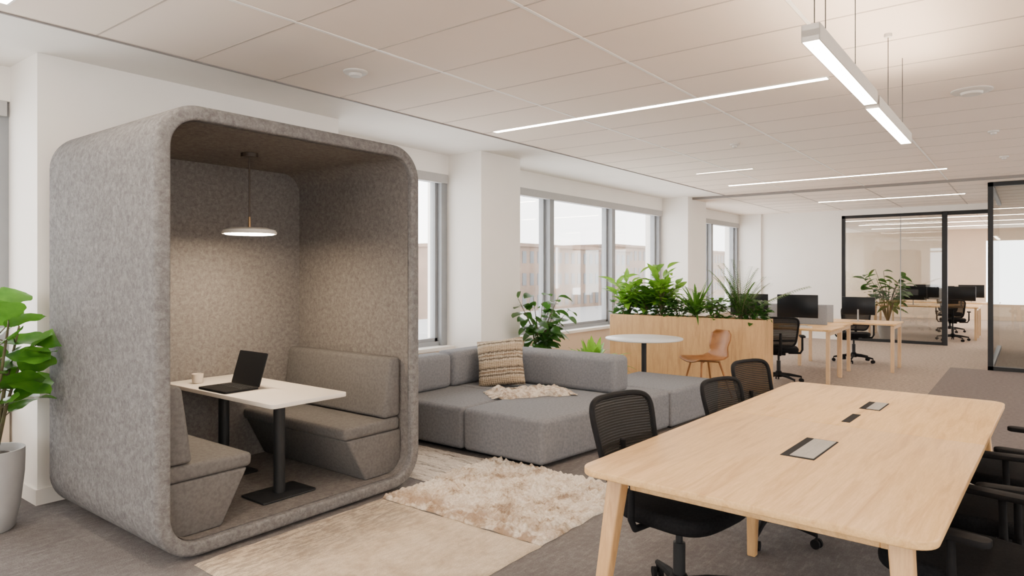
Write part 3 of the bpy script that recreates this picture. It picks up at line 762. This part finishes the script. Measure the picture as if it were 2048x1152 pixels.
copy_thing(ch,(3.60,.10,0),math.radians(5),'black task chair pushed under the meeting table')
copy_thing(ch,(4.32,.02,0),math.radians(-4),'black task chair pushed under the meeting table')
# ---------------------------------------------------------------- office desks
def desk(x0,x1,y0,y1,lab):
    t=thing('office_desk',lab,'desk',(x0,y0,0),group='office desks'); W=x1-x0; L=y1-y0
    MB().box(0,W,0,L,.705,.73).obj('desk_top','oak',t,bevel=.003,seg=1)
    for x in (.05,W-.05):
        for y in (.05,L-.05):
            MB().box(x-.024,x+.024,y-.024,y+.024,0,.705).obj('leg','oakl' ,t,bevel=.003,seg=1)
    MB().box(.05,W-.05,.03,.06,.65,.705).obj('rail','oakl',t,smooth=False)
    return t
desk(9.72,10.55,2.10,3.70,'light wood office desk with pale square legs')
desk(10.58,11.32,2.14,3.70,'light wood office desk with pale square legs')
desk(11.42,12.2,1.58,3.0,'light wood office desk near glass room')
desk(18.0,18.8,.9,3.1,'light wood desk in the glazed office')
desk(18.82,19.6,.9,3.1,'light wood desk in the glazed office')
desk(20.6,21.6,.6,3.1,'light wood desk in the glazed office')
for x,y0,y1,z1 in ((10.62,2.35,3.65,1.02),(11.24,2.4,3.65,1.0)):
    o=MB().box(x,x+.02,y0,y1,.731,z1).obj('desk_divider','panel',bevel=.003,seg=1); tag(o,'grey fabric screen panel standing on desk','desk divider')
def monitor(x,y,z,rz,lab,w=.56,h=.33):
    t=thing('monitor',lab,'monitor',(x,y,z),rz,'office monitors')
    MB().box(-w/2,w/2,-.012,.012,.12,.12+h).obj('screen','screen',t,bevel=.004,seg=2)
    MB().tube([(0,-.02,.008),(0,-.02,.22)],.014,10).obj('stand','alu',t)
    MB().prism(rrect(-.12,.12,-.10,.07,.02,4),0,.008).obj('stand_base','alu',t,bevel=.002,seg=1)
    return t
mo=monitor(10.22,2.66,.731,math.radians(90),'black computer monitor on office desk')
copy_thing(mo,(10.22,3.35,.731),math.radians(90)); copy_thing(mo,(11.78,2.15,.731),math.radians(-90),'dark monitor seen from behind on desk',.85)
for p in ((18.5,1.25),(18.5,2.2),(19.1,1.7),(21.0,1.2),(21.0,2.2)): copy_thing(mo,(p[0],p[1],.731),math.radians(90),'black monitor on desk in glazed office')
def kbd(x,y):
    g=MB().prism(rrect(-.065,.065,-.21,.21,.01,3),0,.014); 
    for i in range(5):
        for j in range(14): g.box(-.055+i*.022,-.037+i*.022,-.2+j*.0285,-.2+j*.0285+.024,.014,.017)
    o=g.obj('keyboard','greyplastic',smooth=False); o.location=(x,y,.7305); tag(o,'pale computer keyboard on office desk','keyboard')
kbd(9.98,2.62); kbd(9.98,3.3)
copy_thing(ch,(9.52,2.72,0),math.radians(-70),'black task chair at light wood office desk')
copy_thing(ch,(12.50,2.35,0),math.radians(95),'black task chair behind office desk')
copy_thing(ch,(17.7,1.35,0),math.radians(-85),'black task chair at desk in glazed office')
copy_thing(ch,(20.2,1.6,0),math.radians(-95),'black task chair at desk in glazed office')
t=thing('potted_broadleaf_plant','tall leafy plant seen through glass partition','potted plant',(17.3,2.55,0))
pot(t,.16,.20,.40,'pot'); st=MB(); fo=MB(); random.seed(13)
for k in range(16):
    a=k*2.4; rr=rd(.15,.6); hh=rd(.8,1.6); p1=(rr*math.cos(a),rr*math.sin(a),hh)
    st.tube([(0,0,.36),(p1[0]*.4,p1[1]*.4,.36+(hh-.36)*.6),p1],[.01,.008,.004],6)
    for j in range(6):
        q=.5+.5*j/5; aa=a+rd(-2,2); leaf(fo,(p1[0]*q,p1[1]*q,.36+(hh-.36)*q),(math.cos(aa),math.sin(aa),rd(-.2,.6)),rd(.22,.32),rd(.10,.15),rd(.2,.6),'broad',5,.1,.02,rd(-.5,.5))
st.obj('stem','stem',t); fo.obj('foliage','leafd',t)
t=thing('meeting_table','white table inside the glass-walled room','table',(15.2,-1.0,0))
MB().prism(rrect(-.6,.6,-.9,.9,.05,5),.71,.74).obj('table_top','white',t,bevel=.004,seg=2)
for y in (-.5,.5):
    MB().tube([(0,y,.01),(0,y,.71)],.035,14).obj('pedestal','dark',t); MB().lathe([(.22,0),(.22,.01),(.0001,.014)],24,(0,y,0)).obj('base_plate','dark',t)
copy_thing(ch,(14.3,-.6,0),math.radians(-90),'black task chair inside glass-walled room')
# ---------------------------------------------------------------- camera, world
th=math.radians(37.5)
cam=bpy.data.cameras.new('camera'); co=bpy.data.objects.new('camera',cam); C.objects.link(co)
co.location=(0,0,1.5); co.rotation_euler=(math.radians(90),0,th-math.radians(90))
cam.sensor_width=36; cam.lens=36*1350/2048; cam.shift_y=-31/2048; cam.clip_start=.05; cam.clip_end=600
bpy.context.scene.camera=co
wd=bpy.data.worlds.new('World'); bpy.context.scene.world=wd; wd.use_nodes=True
bg=wd.node_tree.nodes['Background']; bg.inputs[0].default_value=(1,.985,.96,1); bg.inputs[1].default_value=9.5
